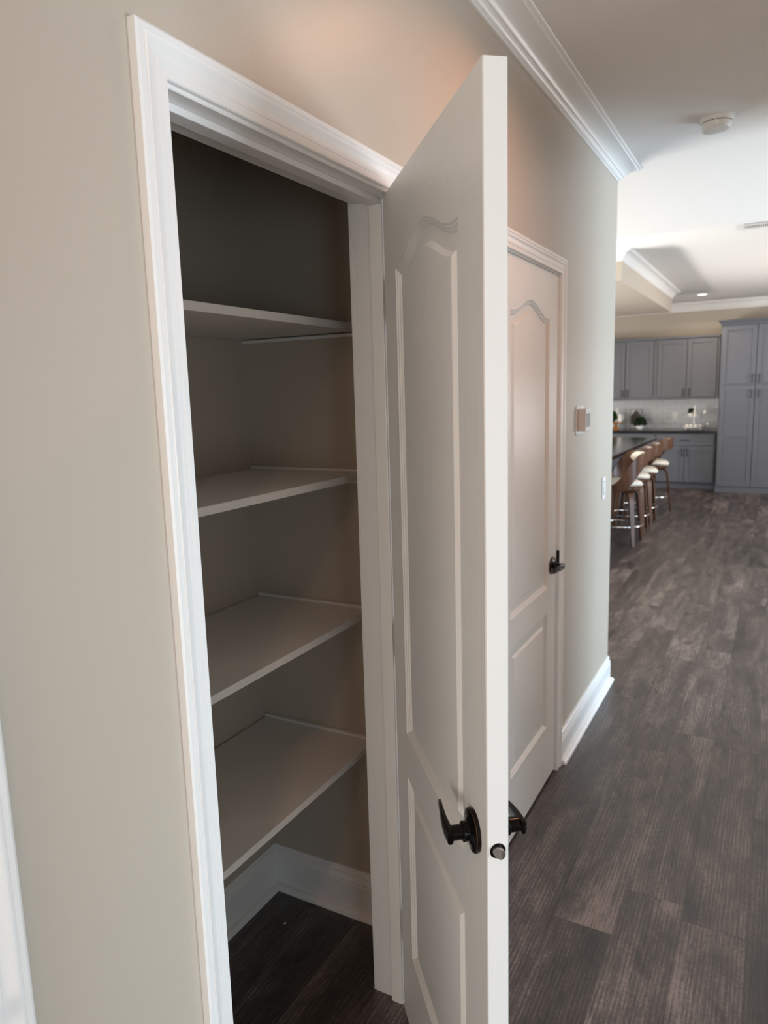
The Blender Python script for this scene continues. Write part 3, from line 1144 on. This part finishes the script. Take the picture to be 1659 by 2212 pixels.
st = make_stool()
stools = [st] + [copy_tree(st) for _ in range(3)]
place_stool(stools[0], 7.74, 0.650, radians(-4), radians(24), 'walnut counter stool with cream seat, first in the row at the hall corner')
place_stool(stools[1], 8.44, 0.685, radians(3), radians(4), 'walnut counter stool with cream seat, second in the row from the hall corner')
place_stool(stools[2], 9.03, 0.685, radians(0), radians(2), 'walnut counter stool with cream seat, third in the row from the hall corner')
place_stool(stools[3], 9.95, 0.68, radians(45), radians(0), 'walnut counter stool with cream seat, last in the row before the base cabinet')

# ------------------------------------------------------------------ things on the kitchen worktop
WZ = 0.9162


def leaf_ball(bm, cx, cy, cz, r, n, size, squash=1.0):
    for _ in range(n):
        th, ph = random.uniform(0, 2 * pi), math.acos(random.uniform(-0.5, 1))
        d = Vector((sin(ph) * cos(th), sin(ph) * sin(th), cos(ph) * squash))
        p = Vector((cx, cy, cz)) + d * r * random.uniform(0.55, 1.0)
        s = size * random.uniform(0.7, 1.3)
        q = Vector((random.uniform(-1, 1), random.uniform(-1, 1), random.uniform(-1, 1))).normalized()
        side = d.cross(q).normalized() * s * 0.4
        tip = (d + q * 0.4).normalized() * s
        v = [bm.verts.new(p), bm.verts.new(p + tip * 0.5 + side), bm.verts.new(p + tip), bm.verts.new(p + tip * 0.5 - side)]
        bm.faces.new(v)


t = tag(empty('tiered_tray', (12.42, 0.415, WZ)), 'white two tier tray on bead feet beside the tall cabinet', 'tray')
bm = bmesh.new()
lathe(bm, [(0.0, 0.030), (0.165, 0.030), (0.172, 0.034), (0.176, 0.056), (0.168, 0.056), (0.164, 0.042), (0.0, 0.042)], 36, cap=False)
from_bm('lower_tier', bm, M_ceramic, t, angle=40)
bm = bmesh.new()
lathe(bm, [(0.0, 0.198), (0.112, 0.198), (0.118, 0.202), (0.122, 0.224), (0.115, 0.224), (0.111, 0.210), (0.0, 0.210)], 36, cap=False)
from_bm('upper_tier', bm, M_ceramic, t, angle=40)
bm = bmesh.new()
lathe(bm, [(0.016, 0.040), (0.020, 0.055), (0.013, 0.080), (0.021, 0.110), (0.015, 0.150), (0.022, 0.190), (0.022, 0.200)], 20)
lathe(bm, [(0.018, 0.210), (0.013, 0.240), (0.020, 0.280), (0.012, 0.320), (0.018, 0.355), (0.012, 0.375), (0.0, 0.385)], 20)
from_bm('spindle', bm, M_ceramic, t, angle=40)
for k in range(4):
    a = radians(45 + 90 * k)
    bm = bmesh.new()
    bmesh.ops.create_uvsphere(bm, u_segments=14, v_segments=10, radius=0.024, matrix=Matrix.Translation((0.13 * cos(a), 0.15 * sin(a), 0.0245)))
    from_bm('bead_foot', bm, M_ceramic, t, smooth=True)


def pumpkin(x, y, z, r, label):
    t = tag(empty('ornament', (x, y, z)), label, 'ornament', 'white ornaments on the tiered tray')
    bm = bmesh.new()
    bmesh.ops.create_uvsphere(bm, u_segments=24, v_segments=12, radius=r)
    for v in bm.verts:
        a = math.atan2(v.co.y, v.co.x)
        k = 1 + 0.06 * cos(a * 8)
        v.co.x *= k
        v.co.y *= k
        v.co.z = v.co.z * 0.8 + r * 0.8
    from_bm('body', bm, M_ceramic, t, smooth=True)
    bm = bmesh.new()
    lathe(bm, [(0.006, r * 1.5), (0.004, r * 1.75), (0.0, r * 1.8)], 8)
    from_bm('stalk', bm, M_oak, t)


for (dx, dy, dz, r, lab) in (
        (-0.065, 0.100, 0.0428, 0.030, 'white pumpkin ornament on the lower tier, first from the outlet side'),
        (-0.095, 0.036, 0.0428, 0.032, 'white pumpkin ornament on the lower tier, second from the outlet side'),
        (-0.105, -0.032, 0.0428, 0.029, 'white pumpkin ornament at the front middle of the lower tier'),
        (-0.070, -0.084, 0.0435, 0.026, 'white pumpkin ornament on the lower tier nearest the tall cabinet'),
        (-0.048, 0.060, 0.2108, 0.031, 'white pumpkin ornament on the upper tier beside the small fern'),
        (-0.066, -0.012, 0.2108, 0.029, 'white pumpkin ornament in the middle of the upper tier')):
    pumpkin(12.42 + dx, 0.415 + dy, WZ + dz, r, lab)
# cotton stems leaning out of the tray
t = tag(empty('cotton_stem', (12.45, 0.330, WZ + 0.2285)), 'stem of white cotton leaning out of the upper tier', 'dried flower', 'cotton stems')
bm = bmesh.new()
tube(bm, [(0, 0.03, 0.0), (0, -0.02, 0.012), (-0.01, -0.055, 0.030)], 0.003, 6)
from_bm('stalk', bm, M_dkwood, t)
bm = bmesh.new()
for dx, dy, dz in ((0, -0.005, 0), (0.015, 0.012, 0.008), (-0.014, 0.008, -0.008), (0.002, 0.004, 0.02)):
    bmesh.ops.create_icosphere(bm, subdivisions=2, radius=0.022, matrix=Matrix.Translation((-0.01 + dx, -0.065 + dy, 0.038 + dz)))
from_bm('boll', bm, M_ceramic, t, smooth=True)
t = tag(empty('cotton_stem', (12.42, 0.262, WZ + 0.0605)), 'stem of white cotton lying over the lower tier rim', 'dried flower', 'cotton stems')
bm = bmesh.new()
tube(bm, [(0, 0.02, 0.0), (0, -0.02, 0.006), (-0.01, -0.045, 0.014)], 0.003, 6)
from_bm('stalk', bm, M_leaf, t)
bm = bmesh.new()
for dx, dy, dz in ((0, 0, 0), (0.012, 0.014, 0.006), (-0.012, 0.008, -0.005)):
    bmesh.ops.create_icosphere(bm, subdivisions=2, radius=0.017, matrix=Matrix.Translation((-0.01 + dx, -0.05 + dy, 0.026 + dz)))
from_bm('boll', bm, M_warmplastic, t, smooth=True)
t = tag(empty('small_fern', (12.482, 0.458, WZ + 0.2108)), 'small green fern on the upper tier of the tray', 'plant')
bm = bmesh.new()
lathe(bm, [(0.0, 0.0), (0.022, 0.0), (0.027, 0.035), (0.0, 0.035)], 16, cap=False)
from_bm('pot', bm, M_ceramic, t)
bm = bmesh.new()
leaf_ball(bm, 0.012, 0.008, 0.078, 0.038, 150, 0.026)
fo = from_bm('foliage', bm, M_leafdark, t)
fo['kind'] = 'stuff'

t = tag(empty('potted_herb', (12.40, 1.237, WZ)), 'dark green bushy plant in a round white pot on the worktop', 'plant')
bm = bmesh.new()
lathe(bm, [(0.0, 0.0), (0.035, 0.0), (0.052, 0.018), (0.060, 0.045), (0.054, 0.070), (0.048, 0.074), (0.044, 0.066), (0.0, 0.064)], 28, cap=False)
from_bm('pot', bm, M_ceramic, t, angle=50)
bm = bmesh.new()
leaf_ball(bm, 0, 0, 0.118, 0.082, 420, 0.040, 0.85)
fo = from_bm('foliage', bm, M_leafdark, t)
fo['kind'] = 'stuff'

# gable-topped dark board in a thin frame
t = tag(empty('wooden_house_board', (12.60, 1.335, WZ)), 'dark brown gable topped wooden board in a thin frame behind the white pot', 'decoration')
bm = bmesh.new()
pts = [(-0.080, 0.085), (0.080, 0.085), (0.080, 0.215), (0.0, 0.315), (-0.080, 0.215)]
f0 = [bm.verts.new((0, y, z)) for y, z in pts]
f1 = [bm.verts.new((0.018, y, z)) for y, z in pts]
bm.faces.new(f0)
bm.faces.new(f1[::-1])
for i in range(5):
    bm.faces.new((f0[i], f0[(i + 1) % 5], f1[(i + 1) % 5], f1[i]))
from_bm('house_shape', bm, M_dkwood, t)
bm = bmesh.new()
bx(bm, 0.004, 0.014, -0.098, -0.090, 0, 0.33)
bx(bm, 0.004, 0.014, 0.090, 0.098, 0, 0.33)
bx(bm, 0.004, 0.014, -0.090, 0.090, 0.322, 0.33)
bx(bm, -0.03, 0.05, -0.098, 0.098, 0, 0.008)
bx(bm, 0.004, 0.014, -0.090, -0.080, 0.090, 0.098)
bx(bm, 0.004, 0.014, 0.080, 0.090, 0.090, 0.098)
from_bm('frame', bm, M_pull, t)

t = tag(empty('cake_stand', (12.38, 1.615, WZ)), 'orange brown wooden pedestal stand by the hall corner', 'stand')
bm = bmesh.new()
lathe(bm, [(0.0, 0.0), (0.066, 0.0), (0.068, 0.012), (0.045, 0.026), (0.024, 0.045), (0.030, 0.062), (0.022, 0.080), (0.036, 0.100), (0.050, 0.108), (0.050, 0.110), (0.0, 0.110)], 32, cap=False)
from_bm('pedestal', bm, M_oak, t, angle=40)
bm = bmesh.new()
lathe(bm, [(0.0, 0.110), (0.115, 0.110), (0.120, 0.116), (0.120, 0.126), (0.115, 0.130), (0.0, 0.130)], 36, cap=False)
from_bm('plate', bm, M_oak, t, angle=40)
t = tag(empty('potted_grass', (12.38, 1.668, WZ + 0.1305)), 'bright green grass in a dark pot on the wooden stand', 'plant')
bm = bmesh.new()
lathe(bm, [(0.0, 0.0), (0.038, 0.0), (0.047, 0.055), (0.041, 0.055), (0.039, 0.047), (0.0, 0.047)], 24, cap=False)
from_bm('pot', bm, M_pot, t, angle=40)
bm = bmesh.new()
leaf_ball(bm, 0, 0.004, 0.085, 0.048, 260, 0.045, 1.4)
fo = from_bm('foliage', bm, M_leaf, t)
fo['kind'] = 'stuff'
t = tag(empty('white_pitcher', (12.36, 1.550, WZ + 0.1305)), 'white pitcher on the wooden stand beside the grass', 'pitcher')
bm = bmesh.new()
lathe(bm, [(0.0, 0.0), (0.026, 0.0), (0.033, 0.025), (0.031, 0.060), (0.023, 0.095), (0.027, 0.125), (0.023, 0.123), (0.020, 0.095), (0.0, 0.090)], 28, cap=False)
from_bm('body', bm, M_ceramic, t, angle=50)
bm = bmesh.new()
tube(bm, [(0, -0.024, 0.11), (0, -0.045, 0.10), (0, -0.052, 0.07), (0, -0.046, 0.04), (0, -0.030, 0.03)], 0.005, 8)
from_bm('handle', bm, M_ceramic, t, smooth=True)
t = tag(empty('white_vase', (12.62, 1.640, WZ)), 'tall white vase standing behind the wooden stand', 'vase')
bm = bmesh.new()
lathe(bm, [(0.0, 0.0), (0.040, 0.0), (0.055, 0.08), (0.050, 0.18), (0.025, 0.27), (0.022, 0.32), (0.032, 0.36), (0.028, 0.36), (0.018, 0.32), (0.0, 0.30)], 28, cap=False)
from_bm('body', bm, M_ceramic, t, angle=50)
